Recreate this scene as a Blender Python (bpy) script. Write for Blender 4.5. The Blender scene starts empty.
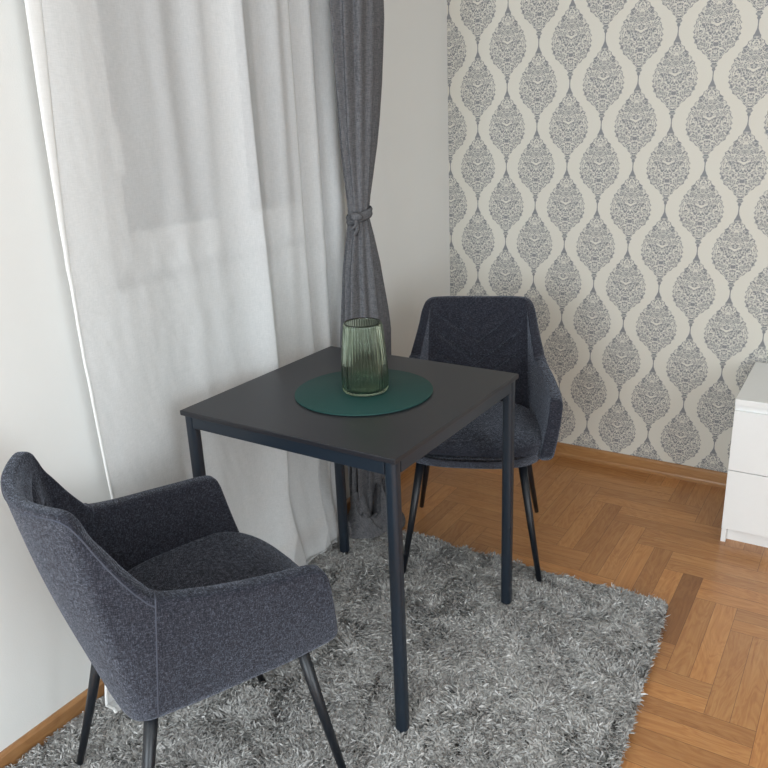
import bpy, bmesh, math, random
import numpy as np
from mathutils import Vector, Matrix
random.seed(4); rng = np.random.default_rng(7)
sc = bpy.context.scene
col = sc.collection
PI = math.pi

# ------------------------------------------------------------------ helpers
def link_mesh(name, me, mat=None, parent=None, smooth=True):
    o = bpy.data.objects.new(name, me); col.objects.link(o)
    if mat: me.materials.append(mat)
    if parent: o.parent = parent
    if smooth:
        me.polygons.foreach_set('use_smooth', [True] * len(me.polygons))
    return o

def pydata(name, verts, faces, mat=None, parent=None, smooth=True):
    me = bpy.data.meshes.new(name)
    me.from_pydata([tuple(v) for v in verts], [], [tuple(f) for f in faces]); me.update()
    return link_mesh(name, me, mat, parent, smooth)

def frombm(name, bm, mat=None, parent=None, smooth=False):
    bmesh.ops.recalc_face_normals(bm, faces=bm.faces[:])
    me = bpy.data.meshes.new(name); bm.to_mesh(me); bm.free()
    return link_mesh(name, me, mat, parent, smooth)

def add_box(bm, x0, x1, y0, y1, z0, z1, bev=0.0, seg=2):
    r = bmesh.ops.create_cube(bm, size=1.0)
    vs = r['verts']
    for v in vs:
        v.co = Vector(((x0 + x1) / 2 + v.co.x * (x1 - x0), (y0 + y1) / 2 + v.co.y * (y1 - y0), (z0 + z1) / 2 + v.co.z * (z1 - z0)))
    if bev > 0:
        es = list({e for v in vs for e in v.link_edges})
        bmesh.ops.bevel(bm, geom=es, offset=bev, segments=seg, profile=0.5, affect='EDGES')

def box(name, x0, x1, y0, y1, z0, z1, mat, parent=None, bev=0.0, seg=2):
    bm = bmesh.new(); add_box(bm, x0, x1, y0, y1, z0, z1, bev, seg)
    return frombm(name, bm, mat, parent, False)

def tube(name, pts, radii, mat, parent=None, n=16, caps=True):
    V, F = [], []
    pts = [Vector(p) for p in pts]
    up = Vector((0, 0, 1))
    prev = None
    for i, p in enumerate(pts):
        t = (pts[min(i + 1, len(pts) - 1)] - pts[max(i - 1, 0)]).normalized()
        if prev is None:
            a = t.cross(up if abs(t.z) < .9 else Vector((1, 0, 0))).normalized()
        else:
            a = (prev - t * prev.dot(t)).normalized()
        prev = a; b = t.cross(a)
        r = radii[i] if hasattr(radii, '__len__') else radii
        for k in range(n):
            an = 2 * PI * k / n
            V.append(p + (a * math.cos(an) + b * math.sin(an)) * r)
    for i in range(len(pts) - 1):
        for k in range(n):
            F.append((i * n + k, i * n + (k + 1) % n, (i + 1) * n + (k + 1) % n, (i + 1) * n + k))
    if caps:
        F.append(tuple(range(n - 1, -1, -1))); F.append(tuple((len(pts) - 1) * n + k for k in range(n)))
    return pydata(name, V, F, mat, parent)

def empty(name, label, cat, loc=(0, 0, 0), rz=0, group=None):
    o = bpy.data.objects.new(name, None); col.objects.link(o)
    o.location = loc; o.rotation_euler = (0, 0, rz)
    o['label'] = label; o['category'] = cat
    if group: o['group'] = group
    return o

def tag(o, label, cat, group=None):
    o['label'] = label; o['category'] = cat
    if group: o['group'] = group
    return o

def struct(o): o['kind'] = 'structure'; return o

def auto_smooth(o, ang=35):
    me = o.data
    me.polygons.foreach_set('use_smooth', [True] * len(me.polygons))
    bm = bmesh.new(); bm.from_mesh(me)
    for e in bm.edges:
        if len(e.link_faces) == 2 and e.calc_face_angle(0) > math.radians(ang): e.smooth = False
    bm.to_mesh(me); bm.free()

# ------------------------------------------------------------------ materials
class NT:
    def __init__(s, name):
        s.m = bpy.data.materials.new(name); s.m.use_nodes = True
        s.t = s.m.node_tree; s.t.nodes.clear()
        s.out = s.n('ShaderNodeOutputMaterial')
    def n(s, typ, **kw):
        nd = s.t.nodes.new(typ)
        for k, v in kw.items(): setattr(nd, k, v)
        return nd
    def l(s, a, b): s.t.links.new(a, b)
    def math(s, op, a, b=None, c=None, clamp=False):
        nd = s.n('ShaderNodeMath', operation=op); nd.use_clamp = clamp
        for i, v in enumerate((a, b, c)):
            if v is None: continue
            if isinstance(v, (int, float)): nd.inputs[i].default_value = v
            else: s.l(v, nd.inputs[i])
        return nd.outputs[0]
    def mix(s, f, a, b):
        nd = s.n('ShaderNodeMix', data_type='RGBA')
        for i, v in ((0, f), (6, a), (7, b)):
            if isinstance(v, (int, float)): nd.inputs[i].default_value = v
            elif isinstance(v, tuple): nd.inputs[i].default_value = v if len(v) == 4 else v + (1,)
            else: s.l(v, nd.inputs[i])
        return nd.outputs[2]
    def ramp(s, f, stops, interp='LINEAR'):
        nd = s.n('ShaderNodeValToRGB'); cr = nd.color_ramp; cr.interpolation = interp
        while len(cr.elements) < len(stops): cr.elements.new(0.5)
        for e, (p, c) in zip(cr.elements, stops):
            e.position = p; e.color = c if isinstance(c, tuple) and len(c) == 4 else ((c + (1,)) if isinstance(c, tuple) else (c, c, c, 1))
        s.l(f, nd.inputs[0]); return nd.outputs[0]
    def noise(s, vec, scale, detail=2, rough=.5, dist=0):
        nd = s.n('ShaderNodeTexNoise'); nd.inputs['Scale'].default_value = scale
        nd.inputs['Detail'].default_value = detail; nd.inputs['Roughness'].default_value = rough
        nd.inputs['Distortion'].default_value = dist
        if vec is not None: s.l(vec, nd.inputs['Vector'])
        return nd.outputs['Fac']
    def comb(s, x, y, z):
        nd = s.n('ShaderNodeCombineXYZ')
        for i, v in enumerate((x, y, z)):
            if isinstance(v, (int, float)): nd.inputs[i].default_value = v
            else: s.l(v, nd.inputs[i])
        return nd.outputs[0]
    def obj(s): return s.n('ShaderNodeTexCoord').outputs['Object']
    def sep(s, v):
        nd = s.n('ShaderNodeSeparateXYZ'); s.l(v, nd.inputs[0]); return nd.outputs
    def map(s, v, scale):
        nd = s.n('ShaderNodeMapping'); nd.inputs['Scale'].default_value = scale; s.l(v, nd.inputs[0]); return nd.outputs[0]
    def bump(s, h, dist=.001, strength=1):
        nd = s.n('ShaderNodeBump'); nd.inputs['Distance'].default_value = dist; nd.inputs['Strength'].default_value = strength
        s.l(h, nd.inputs['Height']); return nd.outputs[0]
    def bsdf(s, color, rough=.5, metal=0, normal=None, **kw):
        b = s.n('ShaderNodeBsdfPrincipled')
        for k, v in (('Base Color', color), ('Roughness', rough), ('Metallic', metal), *[(k.replace('_', ' '), v) for k, v in kw.items()]):
            i = b.inputs[k]
            if isinstance(v, tuple): i.default_value = v if len(v) == len(i.default_value) else v + (1,)
            elif isinstance(v, (int, float)): i.default_value = v
            else: s.l(v, i)
        if normal is not None: s.l(normal, b.inputs['Normal'])
        s.l(b.outputs[0], s.out.inputs[0]); return b

def srgb(r, g, b):
    f = lambda c: (c / 255 / 12.92) if c / 255 <= .04045 else ((c / 255 + .055) / 1.055) ** 2.4
    return (f(r), f(g), f(b))

def plain(name, c, rough=.5, metal=0, noise=0.0, **kw):
    s = NT(name); o = s.obj()
    nz = s.noise(o, 60, 3)
    colr = s.mix(s.math('MULTIPLY', nz, noise), c, tuple(x * .6 for x in c))
    s.bsdf(colr, rough, metal, **kw); return s.m

def plaster():
    s = NT('painted_plaster'); o = s.obj()
    n1 = s.noise(o, 2.5, 3); n2 = s.noise(o, 260, 3)
    c = s.mix(n1, srgb(228, 228, 225), srgb(222, 222, 219))
    s.bsdf(c, .85, 0, s.bump(n2, .0006, .5)); return s.m

def wallpaper():
    s = NT('damask_wallpaper'); o = s.obj(); X, Y, Z = s.sep(o)
    A, B, X0, Z0 = 0.1321, 0.3138, 0.9331, 1.7436
    jag = s.noise(s.map(o, (1, .001, 1)), 110, 2)
    def half(ox, oz):
        U = s.math('DIVIDE', s.math('SUBTRACT', X, X0 + ox), A)
        u = s.math('SUBTRACT', s.math('FLOORED_MODULO', s.math('ADD', U, 1.0), 2.0), 1.0)
        au = s.math('MULTIPLY', s.math('ABSOLUTE', u), A)       # metres from motif axis
        v = s.math('FRACT', s.math('DIVIDE', s.math('SUBTRACT', Z0 - oz, Z), B))
        w = s.math('MULTIPLY', s.ramp(v, [(0, .02), (.05, .035), (.10, .11), (.16, .28), (.25, .56), (.35, .82), (.46, .97), (.56, .99), (.64, .92),
                                          (.715, .74), (.77, .48), (.82, .30), (.855, .20), (.875, .09), (.90, .15), (.925, .05), (.94, .085), (.96, .03), (1, .025)]), .083)
        w = s.math('MULTIPLY', w, 1.0)
        # scalloped outline: little leaves round the medallion
        sc_ = s.math('MULTIPLY', s.math('ABSOLUTE', s.math('SINE', s.math('MULTIPLY', v, 2 * PI * 8.5))), .0055)
        fat = s.math('GREATER_THAN', w, .014)
        w2 = s.math('SUBTRACT', w, s.math('MULTIPLY', fat, sc_))
        d = s.math('SUBTRACT', w2, au)                            # inside distance
        # filigree: mirrored scrolls, identical in each motif
        vm = s.math('MULTIPLY', v, B)
        loc = s.comb(au, vm, 0.37)
        n1 = s.noise(loc, 38, 1.5, .5, 1.1)
        band = s.math('ABSOLUTE', s.math('SUBTRACT', s.math('FRACT', s.math('MULTIPLY', n1, 7.0)), .5))
        fil = s.math('MULTIPLY', s.math('SUBTRACT', band, .105), 8.0, clamp=True)
        vor = s.n('ShaderNodeTexVoronoi', feature='DISTANCE_TO_EDGE'); vor.inputs['Scale'].default_value = 78; s.l(loc, vor.inputs['Vector'])
        leaf = s.math('MULTIPLY', s.math('SUBTRACT', vor.outputs['Distance'], .022), 18.0, clamp=True)
        core = s.math('MAXIMUM', s.math('MULTIPLY', fil, leaf), s.math('MAXIMUM', s.math('LESS_THAN', w, .0075), s.math('MULTIPLY', s.math('LESS_THAN', w, .015), s.math('LESS_THAN', v, .5))))
        edge = s.math('MULTIPLY', s.math('SUBTRACT', s.math('MULTIPLY', d, 2200.0), 0.0), 1.0, clamp=True)
        rim = s.math('MULTIPLY', s.math('LESS_THAN', d, .0032), s.math('GREATER_THAN', s.noise(loc, 75, 1), .46))
        return s.math('MULTIPLY', edge, s.math('MAXIMUM', core, rim))
    m = s.math('MAXIMUM', half(0, 0), half(A, B / 2))
    fine = s.noise(s.map(o, (1, .01, .35)), 900, 2)
    base = s.mix(fine, srgb(222, 218, 207), srgb(211, 207, 196))
    ink = s.mix(fine, srgb(120, 121, 124), srgb(140, 141, 143))
    c = s.mix(m, base, ink)
    r = s.math('SUBTRACT', .72, s.math('MULTIPLY', m, .22))
    s.bsdf(c, r, 0, s.bump(m, .0003, .6)); return s.m

def oak(name, c1, c2, c3, attr=False, rough=.32, axis=0):
    s = NT(name)
    if attr:
        uv = s.n('ShaderNodeUVMap').outputs[0]
        rn = s.n('ShaderNodeAttribute', attribute_name='rnd'); R = rn.outputs['Fac']
        off = s.n('ShaderNodeVectorMath', operation='ADD'); s.l(uv, off.inputs[0]); s.l(s.comb(s.math('MULTIPLY', R, 37.0), s.math('MULTIPLY', R, 91.0), 0), off.inputs[1])
        v = off.outputs[0]
    else:
        v = s.obj(); R = .4
        if axis == 1:
            x, y, z = s.sep(v); v = s.comb(y, z, x)
    g = s.noise(s.map(v, (2.2, 42, 20)), 1.6, 5, .62, .7)
    fine = s.noise(s.map(v, (9, 420, 300)), 1.0, 3, .6)
    w = s.noise(s.map(v, (3, 14, 14)), 1.2, 2, .5, 1.6)
    ring = s.math('ABSOLUTE', s.math('SUBTRACT', s.math('FRACT', s.math('MULTIPLY', w, 7.0)), .5))
    k = s.math('ADD', s.math('MULTIPLY', g, .7), s.math('MULTIPLY', ring, .45))
    c = s.ramp(k, [(.25, c1), (.55, c2), (.85, c3)])
    c = s.mix(s.math('MULTIPLY', fine, .38), c, c3)
    if attr:
        tone = s.ramp(R, [(0, (.58, .52, .48)), (.015, (.84, .81, .78)), (.3, (.92, .90, .88)), (.7, (1, 1, 1)), (1, (1.14, 1.1, 1.02))])
        mm = s.n('ShaderNodeMix', data_type='RGBA', blend_type='MULTIPLY'); mm.inputs[0].default_value = 1
        s.l(c, mm.inputs[6]); s.l(tone, mm.inputs[7]); c = mm.outputs[2]
        e = s.n('ShaderNodeAttribute', attribute_name='edge').outputs['Vector']
        ex, ey, ez = s.sep(e)
        dx = s.math('MINIMUM', ex, s.math('SUBTRACT', ez, ex)); 
        wv = s.math('MINIMUM', ey, s.math('SUBTRACT', .0625, ey))
        gap = s.math('LESS_THAN', s.math('MINIMUM', dx, wv), .0007)
        c = s.mix(s.math('MULTIPLY', gap, .65), c, (.06, .03, .015))
    s.bsdf(c, s.math('ADD', rough, s.math('MULTIPLY', g, .12)), 0, s.bump(s.math('ADD', fine, s.math('MULTIPLY', g, .6)), .0004, .35), Coat_Weight=.25, Coat_Roughness=.22)
    return s.m

def fabric():
    s = NT('heathered_upholstery'); o = s.obj(); X, Y, Z = s.sep(o)
    # woven threads: fine crossed ribs in object space
    P = 2 * PI / .0032
    warp = s.noise(s.map(o, (1, 1, 1)), 55, 3)
    wx = s.math('SINE', s.math('MULTIPLY', s.math('ADD', s.math('ADD', X, Y), s.math('MULTIPLY', warp, .004)), P))
    wz = s.math('SINE', s.math('MULTIPLY', s.math('ADD', s.math('ADD', Z, s.math('MULTIPLY', Y, .35)), s.math('MULTIPLY', warp, .004)), P * 1.1))
    wv = s.math('MULTIPLY', s.math('ADD', s.math('MULTIPLY', wx, wz), 1), .5)
    n1 = s.noise(s.map(o, (1, 1, 5)), 130, 3, .7)
    n2 = s.noise(s.map(o, (4, 4, 1)), 130, 3, .7)
    k = s.math('ADD', s.math('MULTIPLY', n1, .5), s.math('MULTIPLY', n2, .5))
    c = s.ramp(k, [(.38, srgb(16, 18, 26)), (.5, srgb(36, 38, 48)), (.62, srgb(80, 82, 94))])
    c = s.mix(s.math('MULTIPLY', s.math('SUBTRACT', 1, wv), .35), c, srgb(26, 27, 34))
    s.bsdf(c, .85, 0, s.bump(s.math('ADD', wv, k), .0012, .8), Sheen_Weight=s.ramp(k, [(.38, .08), (.5, .35), (.62, .80)]), Sheen_Roughness=.35, Sheen_Tint=(.75, .83, 1.0), Specular_IOR_Level=.3)
    return s.m

def cloth(name, c1, c2, transl, transp, bumpd=.0006):
    s = NT(name); o = s.obj()
    n1 = s.noise(s.map(o, (1, 6, .6)), 90, 3, .6); n2 = s.noise(s.map(o, (1, .6, 6)), 90, 3, .6)
    k = s.math('MULTIPLY', s.math('ADD', n1, n2), .5)
    c = s.ramp(k, [(.38, c1), (.62, c2)])
    big = s.noise(o, 9, 3, .55, .6)
    d = s.n('ShaderNodeBsdfDiffuse'); t = s.n('ShaderNodeBsdfTranslucent'); p = s.n('ShaderNodeBsdfTransparent')
    nb = s.bump(s.math('ADD', s.math('MULTIPLY', k, 1.0), s.math('MULTIPLY', big, 1.2)), bumpd, .6)
    s.l(c, d.inputs[0]); s.l(c, t.inputs[0]); s.l(nb, d.inputs['Normal']); s.l(nb, t.inputs['Normal'])
    m1 = s.n('ShaderNodeMixShader'); m1.inputs[0].default_value = transl; s.l(d.outputs[0], m1.inputs[1]); s.l(t.outputs[0], m1.inputs[2])
    m2 = s.n('ShaderNodeMixShader'); s.l(s.math('MULTIPLY', s.math('GREATER_THAN', 1.0, k), transp), m2.inputs[0])
    s.l(m1.outputs[0], m2.inputs[1]); s.l(p.outputs[0], m2.inputs[2]); s.l(m2.outputs[0], s.out.inputs[0])
    return s.m

def pile_mat():
    s = NT('shag_pile')
    r = s.n('ShaderNodeAttribute', attribute_name='rnd').outputs['Fac']
    c = s.ramp(r, [(0, srgb(118, 116, 114)), (.35, srgb(160, 158, 155)), (.75, srgb(188, 187, 184)), (1, srgb(220, 219, 217))])
    s.bsdf(c, .42, 0, None, Sheen_Weight=.2, Specular_IOR_Level=.55); return s.m

M = dict(
    plaster=plaster(), paper=wallpaper(),
    floor=oak('oak_parquet', srgb(200, 148, 92), srgb(182, 126, 74), srgb(146, 94, 52), True, .30),
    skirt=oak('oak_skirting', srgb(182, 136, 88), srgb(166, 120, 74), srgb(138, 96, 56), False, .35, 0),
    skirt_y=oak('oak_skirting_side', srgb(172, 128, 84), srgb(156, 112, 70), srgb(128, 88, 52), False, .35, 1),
    fabric=fabric(),
    piping=plain('upholstery_piping', srgb(66, 70, 82), .8),
    leg=plain('black_powder_coat_leg', srgb(20, 25, 32), .38, 0, .2),
    tabletop=plain('matte_black_tabletop', srgb(34, 34, 39), .42, 0, .25),
    tmetal=plain('dark_grey_powder_coat', srgb(30, 39, 49), .36, 0, .2),
    foot=plain('black_plastic_foot', srgb(18, 18, 20), .5),
    white=plain('white_foil', srgb(236, 236, 234), .32, 0, .05),
    wframe=plain('white_window_paint', srgb(228, 228, 226), .4),
    shutter=plain('grey_roller_shutter', srgb(96, 99, 102), .6),
    mat=plain('green_felted_placemat', srgb(17, 64, 60), .7, 0, .35),
    sheer=cloth('sheer_white_voile', srgb(228, 229, 229), srgb(242, 242, 242), .18, .29),
    hem=cloth('voile_hem', srgb(240, 240, 238), srgb(246, 246, 244), .12, .0),
    drape=cloth('grey_drape_cloth', srgb(88, 88, 91), srgb(124, 124, 127), .10, 0, .0009),
    pile=pile_mat(), rugbase=plain('rug_backing', srgb(96, 94, 90), .9),
)
def glass_mat(name, c, dens):
    s = NT(name); g = s.n('ShaderNodeBsdfGlass'); g.inputs['Color'].default_value = c + (1,); g.inputs['Roughness'].default_value = .03; g.inputs['IOR'].default_value = 1.45
    s.l(g.outputs[0], s.out.inputs[0])
    return s.m
M['vase'] = glass_mat('smoked_green_glass', (.825, .875, .81), 0)
M['pane'] = plain('window_glass', srgb(160, 170, 175), .05, 0, 0, Alpha=.25)

# ------------------------------------------------------------------ camera
cam = bpy.data.objects.new('camera', bpy.data.cameras.new('camera')); col.objects.link(cam)
cam.location = (1.6511, -3.1913, 1.4985); cam.rotation_euler = (1.2412, 0.0392, 0.5543)
cam.data.sensor_width = 36; cam.data.lens = 787.14 / 768 * 36; cam.data.clip_start = .05
sc.camera = cam

# ------------------------------------------------------------------ room
RX, RY, RZ = 3.6, -5.4, 2.60
W1 = (-1.86, -.86, 1.07, 2.30)       # window behind the sheer (y0, y1, z0, z1)
W2 = (-4.6, -2.7, .5, 2.35)          # window in the right-hand wall, out of the frame
bm = bmesh.new(); t = .24
add_box(bm, -t, 0, RY, W1[0], 0, RZ); add_box(bm, -t, 0, W1[1], .1, 0, RZ)
add_box(bm, -t, 0, W1[0], W1[1], 0, W1[2]); add_box(bm, -t, 0, W1[0], W1[1], W1[3], RZ)
struct(frombm('wall_left', bm, M['plaster']))
struct(box('wall_back', 0, RX + .1, 0, .1, 0, RZ, M['paper']))
bm = bmesh.new()
add_box(bm, RX, RX + .1, RY, W2[0], 0, RZ); add_box(bm, RX, RX + .1, W2[1], 0, 0, RZ)
add_box(bm, RX, RX + .1, W2[0], W2[1], 0, W2[2]); add_box(bm, RX, RX + .1, W2[0], W2[1], W2[3], RZ)
struct(frombm('wall_right', bm, M['plaster']))
W3 = (.12, 2.0, .85, 2.35)           # window in the wall behind the camera
bm = bmesh.new()
add_box(bm, -.1, W3[0], RY - .2, RY, 0, RZ); add_box(bm, W3[1], RX + .1, RY - .2, RY, 0, RZ)
add_box(bm, W3[0], W3[1], RY - .2, RY, 0, W3[2]); add_box(bm, W3[0], W3[1], RY - .2, RY, W3[3], RZ)
struct(frombm('wall_front', bm, M['plaster']))
struct(box('ceiling', -.24, RX + .1, RY - .2, .1, RZ, RZ + .1, M['plaster']))

# herringbone parquet: every plank a quad, one mesh
def parquet():
    V, F, UV, RN, ED = [], [], [], [], []
    W, L, x0, yb, w = .125, .398, 1.436, -1.383, .0625
    rr = random.Random(11)
    def rect(xa, xb, ya, yb_, horiz, r=None):
        ca, cb, cc, cd = max(xa, -.0), min(xb, RX), max(ya, RY), min(yb_, 0.0)
        if ca >= cb - 1e-5 or cc >= cd - 1e-5: return
        r = rr.random() if r is None else r
        i = len(V)
        for x, y in ((ca, cc), (cb, cc), (cb, cd), (ca, cd)):
            V.append((x, y, 0)); l, c = (x - xa, y - ya) if horiz else (y - ya, x - xa)
            UV.append((l, c)); ED.append((l, c, L)); RN.append(r)
        F.append((i, i + 1, i + 2, i + 3))
    for z in range(-16, 17):
        for k in range(-60, 61):
            X = x0 + k * W + z * L; Y = yb - k * W + z * L
            if X > RX + 1 or X < -1.2 or Y > 1.2 or Y < RY - 1: continue
            for q in range(2):
                rect(X + q * w, X + (q + 1) * w, Y, Y + L, False, .0 if (z == 0 and k == -2 and q == 1) else None)
                rect(X - L, X, Y + q * w, Y + (q + 1) * w, True)
    o = pydata('floor', V, F, M['floor'], None, False); me = o.data
    uv = me.uv_layers.new(name='UVMap')
    uv.data.foreach_set('uv', [c for u in UV for c in u])
    a = me.attributes.new('rnd', 'FLOAT', 'POINT'); a.data.foreach_set('value', RN)
    a = me.attributes.new('edge', 'FLOAT_VECTOR', 'POINT'); a.data.foreach_set('vector', [c for e in ED for c in e])
    return o
struct(parquet())

HB, TB = .0623, .016
def skirting(name, a, b, mat):
    # profile with a small step, extruded between a and b along one wall
    prof = [(0, 0), (TB, 0), (TB, .012), (TB - .003, .018), (TB - .003, HB - .008), (TB - .007, HB - .002), (.006, HB), (0, HB)]
    V, F = [], []
    for p in (a, b):
        for d, z in prof:
            V.append((d, p, z) if name == 'baseboard_left' else (p, -d, z))
    n = len(prof)
    for k in range(n): F.append((k, (k + 1) % n, n + (k + 1) % n, n + k))
    F.append(tuple(range(n))); F.append(tuple(range(2 * n - 1, n - 1, -1)))
    bm = bmesh.new(); vs = [bm.verts.new(v) for v in V]
    for f in F: bm.faces.new([vs[i] for i in f])
    return struct(frombm(name, bm, mat))
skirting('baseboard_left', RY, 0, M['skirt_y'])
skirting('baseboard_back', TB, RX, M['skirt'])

# window behind the sheer curtain: frame, two sashes, panes, handle; closed grey shutter outside
y0, y1, z0, z1 = W1
win = bpy.data.objects.new('window_1', None); col.objects.link(win); struct(win)
bm = bmesh.new(); fx0, fx1 = -.12, -.06; f = .05
add_box(bm, fx0, fx1, y0, y1, z0, z0 + f); add_box(bm, fx0, fx1, y0, y1, z1 - f, z1)
add_box(bm, fx0, fx1, y0, y0 + f, z0 + f, z1 - f); add_box(bm, fx0, fx1, y1 - f, y1, z0 + f, z1 - f)
frombm('window_frame', bm, M['wframe'], win)
ym = (-1.40 - 1.255) / 2
for a, b in ((y0 + f - .01, ym), (ym, y1 - f + .01)):
    bm = bmesh.new(); s_ = .062; gx0, gx1 = -.105, -.045
    add_box(bm, gx0, gx1, a, b, z0 + .04, z0 + .155, .004); add_box(bm, gx0, gx1, a, b, z1 - .1, z1 - .04, .004)
    add_box(bm, gx0, gx1, a, a + s_, z0 + .155, z1 - .1, .004); add_box(bm, gx0, gx1, b - s_, b, z0 + .155, z1 - .1, .004)
    sash = frombm('window_sash', bm, M['wframe'], win)
    box('window_pane', -.085, -.075, a + s_ - .005, b - s_ + .005, z0 + .15, z1 - .095, M['pane'], sash)
h = box('window_handle', -.045, -.012, -1.80, -1.765, 1.38, 1.50, M['wframe'], win, .008)
bm = bmesh.new()
for i in range(26):
    za = z0 + .0 + i * .0475
    add_box(bm, -.20, -.185, y0 + .001, y1 - .001, za, min(za + .0475, z1), .0015, 1)
frombm('roller_shutter', bm, M['shutter'], win)
box('window_sill', -.045, .012, y0 + .002, y1 - .002, z0, z0 + .022, M['wframe'], win, .004)

# ------------------------------------------------------------------ table
T = empty('dining_table', 'square black table with slim dark metal legs standing on the shag rug', 'table', (.483, -1.5036, 0), -.0178)
S, H = .3365, .7798
box('tabletop', -S, S, -S, S, H - .014, H, M['tabletop'], T, .002, 2)
bm = bmesh.new(); I = S - .005; a_ = .030
for sx in (-1, 1):
    x = sx * (I - .012)
    add_box(bm, x - .010, x + .010, -I + .03, I - .03, H - .014 - .034, H - .0145, .002)
    y = sx * (I - .012)
    add_box(bm, -I + .03, I - .03, y - .010, y + .010, H - .014 - .034, H - .0145, .002)
frombm('apron', bm, M['tmetal'], T)
for sx in (-1, 1):
    for sy in (-1, 1):
        bm = bmesh.new()
        x, y = sx * (I - .016), sy * (I - .016)
        r = .016
        add_box(bm, x - r, x + r, y - r, y + r, .022, H - .0145)
        es = [e for e in bm.edges if abs(e.verts[0].co.z - e.verts[1].co.z) > .1]
        bmesh.ops.bevel(bm, geom=es, offset=.012, segments=6, profile=.5, affect='EDGES')
        lg = frombm('leg', bm, M['tmetal'], T); auto_smooth(lg, 30)
        bm = bmesh.new(); bmesh.ops.create_cone(bm, cap_ends=True, segments=24, radius1=.014, radius2=.014, depth=.012)
        bmesh.ops.translate(bm, verts=bm.verts[:], vec=(x, y, .0165))
        ft = frombm('foot_cap', bm, M['foot'], lg)

# placemat and vase
def lathe(name, prof, mat, parent=None, n=96, ribs=None):
    V, F = [], []; m = len(prof)
    for i, (r, z) in enumerate(prof):
        for k in range(n):
            a = 2 * PI * k / n
            rr = r + (ribs(i, a) if ribs else 0)
            V.append((rr * math.cos(a), rr * math.sin(a), z))
    for i in range(m - 1):
        for k in range(n):
            F.append((i * n + k, i * n + (k + 1) % n, (i + 1) * n + (k + 1) % n, (i + 1) * n + k))
    F.append(tuple(range(n - 1, -1, -1))); F.append(tuple((m - 1) * n + k for k in range(n)))
    return pydata(name, V, F, mat, parent)
R = .190
pm = lathe('placemat', [(R - .002, 0), (R, .001), (R, .004), (R - .0015, .005)], M['mat'], None, 160)
auto_smooth(pm, 40)
pm.location = (.5036, -1.496, H + .0003)
tag(pm, 'round dark green placemat lying on the black table beneath the ribbed vase', 'placemat')
hV = .196; prof = []; outer = []
for i in range(61):
    q = i / 60; z = hV * q
    r = .0625 + .0015 * math.sin(q * PI) - .0115 * max(0, q - .25) ** 1.15 / .75 ** 1.15
    if z < .012: r -= .012 * (1 - math.sqrt(max(0, 1 - ((.012 - z) / .012) ** 2)))
    outer.append((r, z))
th = .0036
inner = [(r - th, z) for r, z in outer if z > .014]
prof = outer + [(outer[-1][0] - th * .5, hV + .0014)] + inner[::-1] + [(inner[0][0] - .006, .0095), (.02, .008), (.001, .008)]
no, nall = len(outer), len(prof)
def ribs(i, a):
    c = 44
    v = abs(math.cos(a * c / 2)) ** .8 * .0034 - .0017
    if i < no: f = min(1, outer[i][1] / .012) * (1 if outer[i][1] < hV - .006 else .3); return v * f
    return 0
vs = lathe('ribbed_vase', prof, M['vase'], None, 44 * 8, ribs)
vs.scale = (.985, .985, .985); vs.location = (.5136, -1.502, H + .0056)
tag(vs, 'smoky green ribbed glass vase standing on the round green placemat', 'vase')

# ------------------------------------------------------------------ chairs
ST = [  # half of the shell outline: base u,v,z  |  rim u,v,z
    (0, -.208, .402, 0, -.314, .856),
    (.06, -.208, .402, .065, -.308, .858),
    (.12, -.206, .403, .125, -.288, .862),
    (.162, -.202, .404, .166, -.266, .864),
    (.188, -.196, .405, .188, -.249, .856),
    (.204, -.189, .407, .200, -.233, .832),
    (.213, -.182, .409, .209, -.212, .790),
    (.219, -.175, .411, .221, -.186, .744),
    (.224, -.168, .413, .232, -.159, .706),
    (.228, -.159, .415, .240, -.133, .680),      # 9: seam
    (.236, -.080, .417, .254, -.067, .665),
    (.244, .030, .422, .270, .020, .655),
    (.252, .110, .428, .280, .100, .648),
    (.256, .165, .434, .285, .152, .644),
    (.258, .200, .438, .287, .178, .639),
    (.260, .218, .445, .288, .192, .628),
    (.261, .228, .460, .288, .200, .610)]
SEAM = 9
def cr(P0, P1, P2, P3, t):          # monotone cubic: never overshoots its control points
    d0, d1, d2 = P1 - P0, P2 - P1, P3 - P2
    tan = lambda p, q: np.where(p * q > 0, 2 * p * q / np.where(np.abs(p + q) < 1e-9, 1, p + q), 0)
    m1 = np.where(d0 == 0, d1, tan(d0, d1)); m2 = np.where(d2 == 0, d1, tan(d1, d2))
    m1 = np.where(np.abs(d0) < 1e-12, 0, m1); m2 = np.where(np.abs(d2) < 1e-12, 0, m2)
    h = t * t * (3 - 2 * t)
    return P1 + (P2 - P1) * h + m1 * (t ** 3 - 2 * t * t + t) + m2 * (t ** 3 - t * t)
full = [np.array((-s[0], s[1], s[2], -s[3], s[4], s[5])) for s in ST[:0:-1]] + [np.array(s, float) for s in ST]
NF = len(full); MID = NF // 2
def station(s):
    i = min(int(s), NF - 2); t = s - i
    P = [full[max(0, i - 1)], full[i], full[i + 1], full[min(NF - 1, i + 2)]]
    return cr(*P, t)
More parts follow.
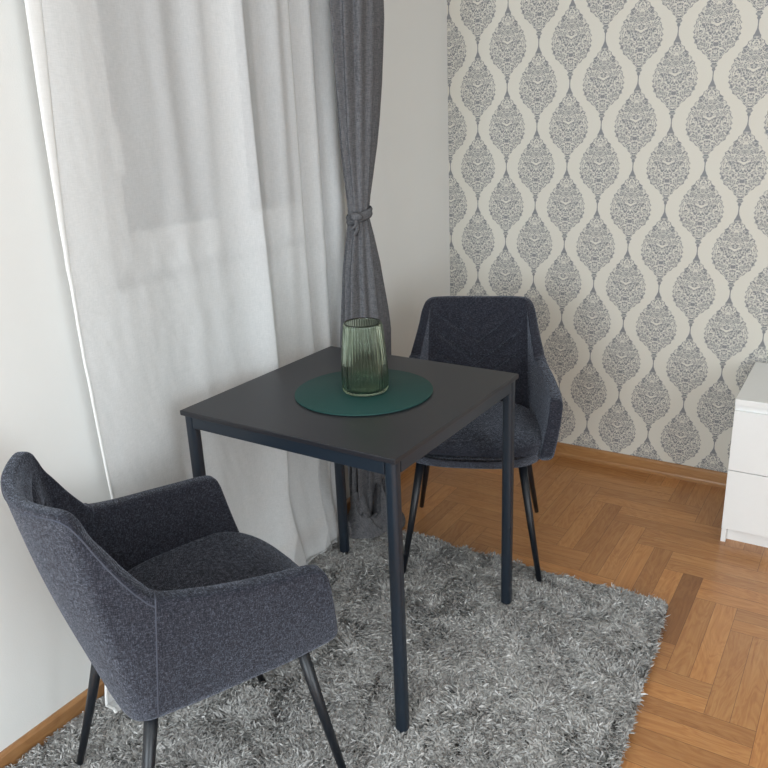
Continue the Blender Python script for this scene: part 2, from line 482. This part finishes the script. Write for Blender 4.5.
def shell(name, s0, s1, ns, parent, quilt=False, nz=40, end=0):
    NC = 10; V = []; rings = []
    for j in range(ns + 1):
        s = s0 + (s1 - s0) * j / ns
        c = station(s); e = .02
        tg = (station(min(s + e, NF - 1)) - station(max(s - e, 0)))
        tb = tg[:2] / (np.linalg.norm(tg[:2]) + 1e-9); tt = tg[3:5] / (np.linalg.norm(tg[3:5]) + 1e-9)
        dist = abs(s - MID)                                   # 0 centre of back, SEAM at the seam
        kk = min(1, max(0, (dist - 4) / 5)); kk = kk * kk * (3 - 2 * kk)
        thb = .055 * (1 - kk) + .046 * kk; tht = .028 * (1 - kk) + .040 * kk
        # front end of the arm: round off in plan
        shrink = 1.0
        de = (NF - 1) / 2 - dist
        if de < 1.0: shrink = math.sqrt(max(.03, 1 - ((1.0 - de) / 1.0) ** 2 * .93))
        b, tp = c[:3], c[3:]
        hgt = tp[2] - b[2]
        ring = []
        def pt(z01, side, lift=0.0):
            t_ = min(max(z01, 0), 1)
            mid = b * (1 - t_) + tp * t_
            tan = tb * (1 - t_) + tt * t_; tan /= np.linalg.norm(tan)
            n = np.array([tan[1], -tan[0]])                   # outward
            th = thb * (1 - t_) + tht * t_
            bul = .010 * math.sin(PI * t_) * (1 - kk) + .004 * math.sin(PI * t_) * kk
            off = -th / 2 + side * th / 2 * shrink + bul
            return np.array([mid[0] + n[0] * off, mid[1] + n[1] * off, b[2] + (hgt) * z01 + lift]), n, th
        rz = (tht / 2) / hgt * .8
        for k in range(nz + 1):                               # outside, upwards
            z01 = rz * .7 + (1 - rz * 1.7) * k / nz
            ring.append(pt(z01, 1)[0])
        for k in range(1, NC):                                # rim
            a = PI * k / NC; sd = math.copysign(abs(math.cos(a)) ** .5, math.cos(a))
            ring.append(pt(1 - rz + rz * abs(math.sin(a)) ** .6, sd)[0])
        for k in range(nz, -1, -1):                           # inside, downwards
            z01 = rz * .7 + (1 - rz * 1.7) * k / nz
            p, n, th = pt(z01, -1)
            if quilt:
                au = abs(p[0]); z = p[2]
                fade = max(0, min(1, (.155 - au) / .02)) * max(0, min(1, (.83 - z) / .08)) * max(0, min(1, (z - .53) / .04))
                q = (z - .62 - au * .80) / .072
                d = (q - round(q)) * .072
                dd = -.0105 * math.exp(-(d / .0065) ** 2) + .0040 * (math.cos(2 * PI * q) * -.5 + .5)
                p = p - np.array([n[0], n[1], 0]) * dd * fade
                lumb = .012 * math.exp(-((z - .58) / .09) ** 2) * max(0, 1 - (au / .17) ** 2)
                p = p - np.array([n[0], n[1], 0]) * lumb
            ring.append(p)
        for k in range(1, NC // 2):                           # underside
            a = PI * k / (NC // 2)
            ring.append(pt(rz * .7 * (1 - math.sin(a)), -math.cos(a))[0])
        rings.append(ring)
    m = len(rings[0]); V = [p for r in rings for p in r]; F = []
    for j in range(ns):
        for k in range(m):
            F.append((j * m + k, (j + 1) * m + k, (j + 1) * m + (k + 1) % m, j * m + (k + 1) % m))
    F.append(tuple(range(m))); F.append(tuple(ns * m + k for k in range(m - 1, -1, -1)))
    bm = bmesh.new(); vv = [bm.verts.new(p) for p in V]
    for f in F: bm.faces.new([vv[i] for i in f])
    o = frombm(name, bm, M['fabric'], parent, True); auto_smooth(o, 60)
    return o, rings, nz

def make_chair(label):
    C = empty('upholstered_armchair', label, 'chair', (0, 0, 0), 0, 'dark upholstered armchairs at the table')
    back, rings, nz = shell('backrest', MID - SEAM, MID + SEAM, 150, C, True, 84)
    # welt along the outer rim of the back
    tube('piping', [Vector(r[nz]) + Vector((0, 0, .001)) for r in rings], .0017, M['piping'], back, 8)
    for sgn in (-1, 1):
        a, b = (MID + SEAM, NF - 1) if sgn > 0 else (0, MID - SEAM)
        arm, rg, nz2 = shell('armrest', a, b, 44, C, False, 30)
        ring = rg[0] if sgn > 0 else rg[-1]
        tube('piping', [Vector(p) for p in ring[:nz2 + 11]], .0017, M['piping'], arm, 8)
    # seat cushion on its pan
    def seat_body(name, zb, zt, hw, vb, vf, dome, mat, bulge, nr=64):
        V, F = [], []; NL = 12
        def out(a, sc_):
            # plan outline: straight sides, rounded front, exponent superellipse
            c, s = math.cos(a), math.sin(a); n = 3.2 if s < 0 else 2.9
            k = (abs(c) ** n + abs(s) ** n) ** (-1 / n)
            return (c * k * hw * sc_, (vf + vb) / 2 + s * k * (vf - vb) / 2 * sc_)
        lay = [(zb, .93), (zb + .004, .965)]
        for i in range(NL + 1):
            q = i / NL; z = zb + .010 + (zt - zb - .022) * q
            lay.append((z, 1 + bulge * math.sin(PI * q) - .03 * (1 - q) ** 2))
        for i in range(1, 8):
            a = PI / 2 * i / 8; lay.append((zt - .012 + .012 * math.sin(a), 1 - .07 * (1 - math.cos(a))))
        for sc_ in (.88, .8, .7, .58, .45, .3, .15, .02):
            lay.append((zt + dome * (1 - (sc_ / .93) ** 2), sc_))
        for z, s_ in lay:
            for k in range(nr):
                x, y = out(2 * PI * k / nr, s_)
                zz = z
                if z > zt - .03: zz = z - max(0, y - .16) ** 2 * 1.8
                V.append((x * (1 + .7 * (y - .08)), y, zz))
        for i in range(len(lay) - 1):
            for k in range(nr): F.append((i * nr + k, i * nr + (k + 1) % nr, (i + 1) * nr + (k + 1) % nr, (i + 1) * nr + k))
        F.append(tuple(range(nr - 1, -1, -1))); F.append(tuple((len(lay) - 1) * nr + k for k in range(nr)))
        return pydata(name, V, F, mat, C)
    seat_body('seat', .424, .505, .232, -.17, .272, .012, M['fabric'], .015)
    seat_body('seat_pan', .405, .430, .18, -.15, .215, 0, M['foot'], 0)
    for sx in (-1, 1):
        for v0, v1, u1 in ((.175, .241, .229), (-.150, -.252, .226)):
            tube('leg', [(sx * .165, v0, .415), (sx * (.165 + (u1 - .165) * .5), (v0 + v1) / 2, .205), (sx * u1, v1, .012)], [.0145, .0115, .0082], M['leg'], C, 20)
    return C
ch = make_chair('dark grey fabric armchair in the foreground left, its back towards the viewer')
def copy_tree(o, parent=None):
    c = o.copy(); col.objects.link(c); c.parent = parent
    for k in o.children: copy_tree(k, c)
    return c
ch2 = copy_tree(ch)
ch2['label'] = 'dark navy armchair with V-stitched back, behind the table facing the viewer'
ch.location = (.471, -2.176, .012); ch.rotation_euler = (0, 0, math.radians(-23.6))
ch2.location = (.549, -.893, 0); ch2.rotation_euler = (0, 0, math.radians(202.1))

# ------------------------------------------------------------------ chest of drawers
D = empty('chest_of_drawers', 'low glossy white two-drawer chest against the patterned wall at right edge', 'chest of drawers', (1.316, -.24, 0))
cx0, cx1, cyf, cyb, cz = 0, .40, -.237, .222, .55
bm = bmesh.new()
add_box(bm, cx0, cx0 + .016, cyf + .018, cyb, 0, cz - .02); add_box(bm, cx1 - .016, cx1, cyf + .018, cyb, 0, cz - .02)
add_box(bm, cx0 + .016, cx1 - .016, cyb - .006, cyb, .03, cz - .02)
add_box(bm, cx0 + .016, cx1 - .016, cyf + .02, cyb - .006, .06, .075)
add_box(bm, cx0 + .001, cx1 - .001, cyf + .012, cyf + .019, .47, cz - .022)
frombm('carcass', bm, M['white'], D)
box('top_panel', cx0, cx1, cyf, cyb, cz - .022, cz, M['white'], D, .0012)
box('plinth', cx0 + .016, cx1 - .016, cyf + .045, cyf + .06, 0, .062, M['white'], D)
for za, zb in ((.290, .508), (.062, .287)):
    dr = box('drawer', cx0 + .001, cx1 - .001, cyf, cyf + .017, za, zb, M['white'], D, .0012)
    box('drawer_box', cx0 + .025, cx1 - .025, cyf + .017, cyb - .03, za + .02, zb - .05, M['white'], dr)

# ------------------------------------------------------------------ rug
RUG = [(.022, -.975), (1.250, -.962), (1.365, -2.75), (.022, -2.75)]     # TL, TR, BR, BL
rug = empty('shag_rug', 'silver grey long-pile shag rug beneath the table and front chair', 'rug')
V = [(x, y, .0015) for x, y in RUG] + [(x, y, .012) for x, y in RUG]
pydata('backing', V, [(3, 2, 1, 0), (4, 5, 6, 7), (0, 1, 5, 4), (1, 2, 6, 5), (2, 3, 7, 6), (3, 0, 4, 7)], M['rugbase'], rug, False)
def vnoise(x, y, f, seed):
    r = np.random.default_rng(seed); G = r.random((64, 64)) * 2 - 1
    X = x * f; Y = y * f; xi = np.floor(X).astype(int); yi = np.floor(Y).astype(int); fx = X - xi; fy = Y - yi
    fx = fx * fx * (3 - 2 * fx); fy = fy * fy * (3 - 2 * fy)
    g = lambda a, b: G[a % 64, b % 64]
    return (g(xi, yi) * (1 - fx) + g(xi + 1, yi) * fx) * (1 - fy) + (g(xi, yi + 1) * (1 - fx) + g(xi + 1, yi + 1) * fx) * fy
PRESS = [(.483 + math.cos(-.0178) * a * .3155 - math.sin(-.0178) * b * .3155, -1.5036 + math.sin(-.0178) * a * .3155 + math.cos(-.0178) * b * .3155) for a in (-1, 1) for b in (-1, 1)]
for _c in (ch, ch2):
    for _u, _v in ((.23, .24), (-.23, .24), (.22, -.25), (-.22, -.25)):
        _a = _c.rotation_euler.z; PRESS.append((_c.location.x + _u * math.cos(_a) - _v * math.sin(_a), _c.location.y + _u * math.sin(_a) + _v * math.cos(_a)))
def pile():
    N = 170000
    a, b = rng.random(N), rng.random(N)
    TL, TR, BR, BL = [np.array(p) for p in RUG]
    P = ((TL[None] * (1 - a)[:, None] + TR[None] * a[:, None]) * (1 - b)[:, None] + (BL[None] * (1 - a)[:, None] + BR[None] * a[:, None]) * b[:, None])
    x, y = P[:, 0], P[:, 1]
    clump = vnoise(x, y, 16, 1)
    ang = 1.6 * PI * vnoise(x, y, 5, 2) + 2.6 * vnoise(x, y, 26, 3) + rng.normal(0, .75, N) + 1.0
    ln = (.022 + .010 * rng.random(N)) * (1 + .12 * clump)
    near = np.ones(N)
    for fx, fy in PRESS:
        near = np.minimum(near, np.clip((np.hypot(x - fx, y - fy) - .012) / .05, .25, 1))
    ln = ln * (.45 + .55 * near)
    lean = .66 + .25 * vnoise(x, y, 9, 5) + .18 * rng.random(N)         # how far it lies down
    curl = rng.normal(0, 1.1, N)
    wd = .0016 + .0012 * rng.random(N)
    K = 5
    tt = np.linspace(0, 1, K)
    pos = np.zeros((N, K, 3)); pos[:, 0, 0] = x; pos[:, 0, 1] = y; pos[:, 0, 2] = .011
    step = ln / (K - 1)
    for k in range(1, K):
        el = (PI / 2) * (1 - tt[k] * lean * 1.25)                        # elevation falls along the strand
        an = ang + curl * tt[k]
        pos[:, k, 0] = pos[:, k - 1, 0] + np.cos(el) * np.cos(an) * step
        pos[:, k, 1] = pos[:, k - 1, 1] + np.cos(el) * np.sin(an) * step
        pos[:, k, 2] = pos[:, k - 1, 2] + np.sin(el) * step
    # keep strands out of the skirting and off the floor
    pos[:, :, 0] = np.maximum(pos[:, :, 0], .020)
    tw = ang + PI / 2 + rng.normal(0, .5, N)
    side = np.stack([np.cos(tw), np.sin(tw), rng.normal(0, .35, N)], 1)
    wk = np.array([.7, 1, 1, .85, .3])
    Lf = pos - side[:, None, :] * (wd[:, None] * wk[None])[:, :, None]
    Rt = pos + side[:, None, :] * (wd[:, None] * wk[None])[:, :, None]
    V = np.stack([Lf, Rt], 2).reshape(-1, 3)
    base = (np.arange(N) * K * 2)[:, None]
    q = np.array([[2 * k, 2 * k + 1, 2 * k + 3, 2 * k + 2] for k in range(K - 1)])
    Fc = (base[:, :, None] + q[None]).reshape(-1, 4)
    me = bpy.data.meshes.new('pile')
    me.vertices.add(len(V)); me.vertices.foreach_set('co', V.astype(np.float32).ravel())
    me.loops.add(Fc.size); me.loops.foreach_set('vertex_index', Fc.astype(np.int32).ravel())
    me.polygons.add(len(Fc)); me.polygons.foreach_set('loop_start', np.arange(0, Fc.size, 4, dtype=np.int32))
    me.update(calc_edges=True)
    r = np.clip(.45 + .22 * rng.normal(0, 1, N) + .16 * clump, 0, 1)
    at = me.attributes.new('rnd', 'FLOAT', 'POINT'); at.data.foreach_set('value', np.repeat(r, K * 2).astype(np.float32))
    o = link_mesh('pile', me, M['pile'], rug, True); o['kind'] = 'stuff'; return o
pile()

# ------------------------------------------------------------------ curtains
def grid(name, P, mat, parent=None, solid=None):
    n, m = P.shape[:2]
    idx = np.arange(n * m).reshape(n, m)
    F = np.stack([idx[:-1, :-1], idx[1:, :-1], idx[1:, 1:], idx[:-1, 1:]], -1).reshape(-1, 4)
    return pydata(name, P.reshape(-1, 3).tolist(), F.tolist(), mat, parent)
def ss(x, a, b):
    t = np.clip((x - a) / (b - a), 0, 1); return t * t * (3 - 2 * t)
def sheer():
    na, nb = 460, 260
    a = np.linspace(0, 1, na)[:, None]; b = np.linspace(0, 1, nb)[None]
    Htop, Len = RZ - .002, 2.70
    d = b * Len                                        # distance down the cloth
    z = Htop - d
    up = ss(z, .2, 1.9); lo = 1 - up
    y = -2.03 + 1.13 * a + 0 * b
    def ridge(c, w, s=2.0): return np.exp(-np.abs((a - c) / w) ** s)
    x = .048 + .010 * np.sin(2 * PI * (1.9 * a + .15)) + 0 * b
    x = x + .011 * ridge(.335 + .03 * lo, .03) * (.3 + .7 * up) + .012 * ridge(.44, .03) * up
    x = x + .045 * ridge(.560 + .025 * lo, .035, 1.5) + .030 * ridge(.70 + .01 * lo, .03) * up
    x = x + .040 * ridge(.76 + .02 * lo, .045, 1.6) + .028 * ridge(.87, .03) + .022 * ridge(.965, .035)
    x = x - .018 * ridge(.66, .03) - .020 * ridge(.82, .03) - .02 * ridge(.92, .02)
    x = x + .0022 * vnoise(a * 6 + 0 * b, z * .6, 3, 21) + .0004 * vnoise(a * 4 + z * .4, z + a, 12, 22) * (1 + lo)
    # soft crumple marks at hand height
    x = x + .0014 * vnoise(a * 5, z * 3 + a, 7, 23) * ss(z, .7, 1.0) * (1 - ss(z, 1.2, 1.4))
    x = x + .045 * ss(z * -1, -.35, 0) * (.6 + .4 * a) + .052 * ss(-z, -.34, -.03) * ss(a, .35, .75) * (1 - .7 * ss(a, .80, 1)) * (1 + .3 * np.sin(a * 15))    # kicks out a little near the floor
    y = y - .15 * ss(z * -1, -.50, -.02) * (1 - a) ** 3 + .012 * np.sin(z * 3.1 + 1) * (1 - a) ** 3
    y = y - .22 * ss(-z, -.50, -.05) * a ** 4
    # cloth that reaches the floor runs out into the room
    zf = .046
    over = np.maximum(0, zf - z)
    wob = .5 + .5 * vnoise(a * 3 + 0 * b, 0 * z, 2.4, 31)
    run = over * (.35 + .75 * wob * (.2 + .3 * a)) * .8
    x = x + run * .9
    y = y + run * (.2 * vnoise(a * 3, 0 * z + .3, 2, 33) - .15) 
    zz = np.where(z > zf, z, zf + (.007 + .003 * a) * np.abs(vnoise(a * 4 + over * 3, over * 5 + .2, 3, 35)) * ss(over, 0, .05) + .010 * np.sin(np.clip(over / .20, 0, 1) * PI))
    x = np.clip(x, .024, np.where(zz < .8, .142, 9))
    P = np.stack([x, y, zz], -1)
    o = grid('sheer_curtain', P, M['sheer'])
    tag(o, 'long white sheer curtain hanging over the window and spilling onto the rug', 'curtain')
    # stitched white hem folded over the free left edge
    k = 7; HP = np.zeros((13, nb, 3)); zz0 = P[0]
    for i in range(13):
        an = -PI / 2 + 2 * PI * i / 12
        w = .0040 + .018 * ss(P[0, :, 2], 1.0, 1.9)
        HP[i, :, 0] = P[0, :, 0] + .0035 * np.sin(an) * .9 + .002
        HP[i, :, 1] = P[0, :, 1] + w * (np.cos(an) + .8)
        HP[i, :, 2] = P[0, :, 2] + .002
    grid('hem', HP[:, :], M['hem'], o)
    return o
sheer()

def drape():
    na, nb = 320, 300
    th = np.linspace(0, 2 * PI, na)[:, None]; b = np.linspace(0, 1, nb)[None]
    zt, tie = RZ - .002, 1.18
    Lf = 2.62
    d = b * Lf; z = zt - d
    # half widths along y and x by height
    def prof(z, pts):
        zs = [p[0] for p in pts]; return np.interp(z, zs, [p[1] for p in pts])
    hy = prof(z, [(.0, .095), (.15, .095), (.45, .115), (.75, .120), (1.0, .088), (1.12, .058), (1.18, .043), (1.24, .052), (1.4, .085), (1.6, .105), (1.8, .118), (2.6, .130)])
    hx = prof(z, [(.0, .028), (.3, .040), (.75, .05), (1.0, .04), (1.18, .030), (1.3, .036), (1.6, .045), (2.6, .055)])
    cy = prof(z, [(0, -.93), (.7, -.925), (1.18, -.935), (1.5, -.905), (1.8, -.888), (2.6, -.88)])
    cx = .138 + 0 * z + prof(z, [(0, -.02), (.3, -.01), (.6, 0), (3, 0)])
    am = prof(z, [(0, .20), (.7, .17), (1.1, .12), (1.18, .05), (1.3, .10), (1.8, .16), (2.6, .2)])
    fold = 1 + am * np.sin(11 * th + 1.2 * np.sin(z * 1.7)) * .8 + am * .5 * np.sin(5 * th + 1 + z * .8)
    fold = fold + .05 * vnoise(th * 2 / PI * 2 + 0 * z, z * 2, 3, 41) * (1 + 2 * ss(-z, -.5, 0))
    zf = .035
    over = np.maximum(0, zf - z)
    x = cx + hx * fold * np.cos(th); y = cy + hy * fold * np.sin(th)
    grow = 1 + over * .6 * (.6 + .4 * vnoise(th * 3, 0 * z, 2, 44))
    x = cx + (x - cx) * grow; y = cy + (y - cy) * grow
    zz = np.where(z > zf, z, zf + .03 * np.sin(np.clip(over / .12, 0, 1) * PI) * (1 + vnoise(th * 5, over * 8, 3, 45)))
    x = np.maximum(x, .022)
    P = np.stack([x, y, zz], -1); P[-1] = P[0]
    o = grid('grey_drape', P, M['drape'])
    tag(o, 'heavy grey drape gathered by a tie band beside the sheer curtain', 'curtain')
    # heap of cloth where the drape meets the floor
    n = 240; g1 = np.linspace(-1, 1, n)[:, None]; g2 = np.linspace(-1, 1, n)[None]
    rr = np.sqrt(g1 ** 2 + g2 ** 2)
    X = .150 + .118 * g1 + 0 * g2; Y = -.960 + .168 * g2 + 0 * g1
    rid = 1 - np.abs(vnoise(X * .7 + .9 * Y, Y * .6 - .5 * X, 17, 51)) * 1.9; rid2 = 1 - np.abs(vnoise(X + 5, Y + X, 37, 52)) * 1.6
    env = ss(1.0 - rr + .12 * vnoise(X, Y, 9, 53), 0, .55)
    Z = .006 + env * (.100 + .075 * np.maximum(rid, -.5) + .020 * rid2)
    X = X + .014 * vnoise(Y, Z, 11, 54) * env; Y = Y + .014 * vnoise(X, Z, 11, 55) * env
    m_ = env > -1
    X = np.maximum(X, .022)
    hp = grid('floor_gather', np.stack([X, Y, Z], -1), M['drape'], o)
    # drop the flat skirt around the heap
    bm = bmesh.new(); bm.from_mesh(hp.data)
    bmesh.ops.delete(bm, geom=[v for v in bm.verts if v.co.z < .0065], context='VERTS'); bm.to_mesh(hp.data); bm.free()
    # tie band and its knot
    pts = []; N = 60
    for i in range(N):
        t = 2 * PI * i / N
        pts.append((.141 + .038 * math.cos(t), -.935 + .052 * math.sin(t), 1.178 + .012 * math.sin(t + .6)))
    V, F = [], []; hh = .017
    for i, p in enumerate(pts):
        nrm = Vector((math.cos(2 * PI * i / N), math.sin(2 * PI * i / N), 0))
        for k, (dz, dn) in enumerate(((-hh, -.001), (-hh * .5, .003), (0, .0015), (hh * .5, .0035), (hh, -.001))):
            q = Vector(p) + nrm * dn; V.append((q.x, q.y, q.z + dz))
    for i in range(N):
        for k in range(4): F.append((i * 5 + k, ((i + 1) % N) * 5 + k, ((i + 1) % N) * 5 + k + 1, i * 5 + k + 1))
    tb = pydata('tie_band', V, F, M['drape'], o)
    s_ = tb.modifiers.new('s', 'SOLIDIFY'); s_.thickness = .003
    kn = tube('knot', [(.153, -1.000, 1.178), (.165, -1.003, 1.184), (.176, -.994, 1.183), (.181, -.980, 1.178)], [.008, .015, .013, .007], M['drape'], tb, 14)
    for (dy, dz, ln) in ((-.012, -.055, 1), (-.026, -.035, 1)):
        V, F = [], []
        for i in range(10):
            q = i / 9; c = Vector((.167 + .012 * math.sin(q * 3), -1.000 + dy * q, 1.178 + dz * q)); w = .008 + .007 * q
            V += [(c.x, c.y - w, c.z), (c.x + .004, c.y, c.z + .001), (c.x, c.y + w, c.z - .002)]
        for i in range(9):
            for k in range(2): F.append((i * 3 + k, i * 3 + k + 1, i * 3 + k + 4, i * 3 + k + 3))
        e = pydata('tie_end', V, F, M['drape'], tb); e.modifiers.new('s', 'SOLIDIFY').thickness = .002
drape()

# ------------------------------------------------------------------ light
w = bpy.data.worlds.new('World'); sc.world = w; w.use_nodes = True
bg = w.node_tree.nodes['Background']; bg.inputs[0].default_value = (.80, .90, 1.0, 1); bg.inputs[1].default_value = 1.0
def area(name, loc, rot, sx, sy, power, colr):
    l = bpy.data.lights.new(name, 'AREA'); l.shape = 'RECTANGLE'; l.size = sx; l.size_y = sy; l.energy = power; l.color = colr
    o = bpy.data.objects.new(name, l); col.objects.link(o); o.location = loc; o.rotation_euler = rot; return o
# daylight through the side window and the window behind the camera
area('window_daylight', (RX + .05, (W2[0] + W2[1]) / 2, (W2[2] + W2[3]) / 2), (0, PI / 2, 0), W2[3] - W2[2], W2[1] - W2[0], 52, (.90, .96, 1.0))
area('rear_window_daylight', ((W3[0] + W3[1]) / 2, RY - .05, (W3[2] + W3[3]) / 2), (PI / 2, 0, 0), W3[1] - W3[0], W3[3] - W3[2], 72, (.84, .93, 1.0))

sc.view_settings.view_transform = 'Standard'; sc.view_settings.look = 'None'
sc.view_settings.gamma = 1; sc.view_settings.use_curve_mapping = False
sc.view_settings.exposure = 0.28
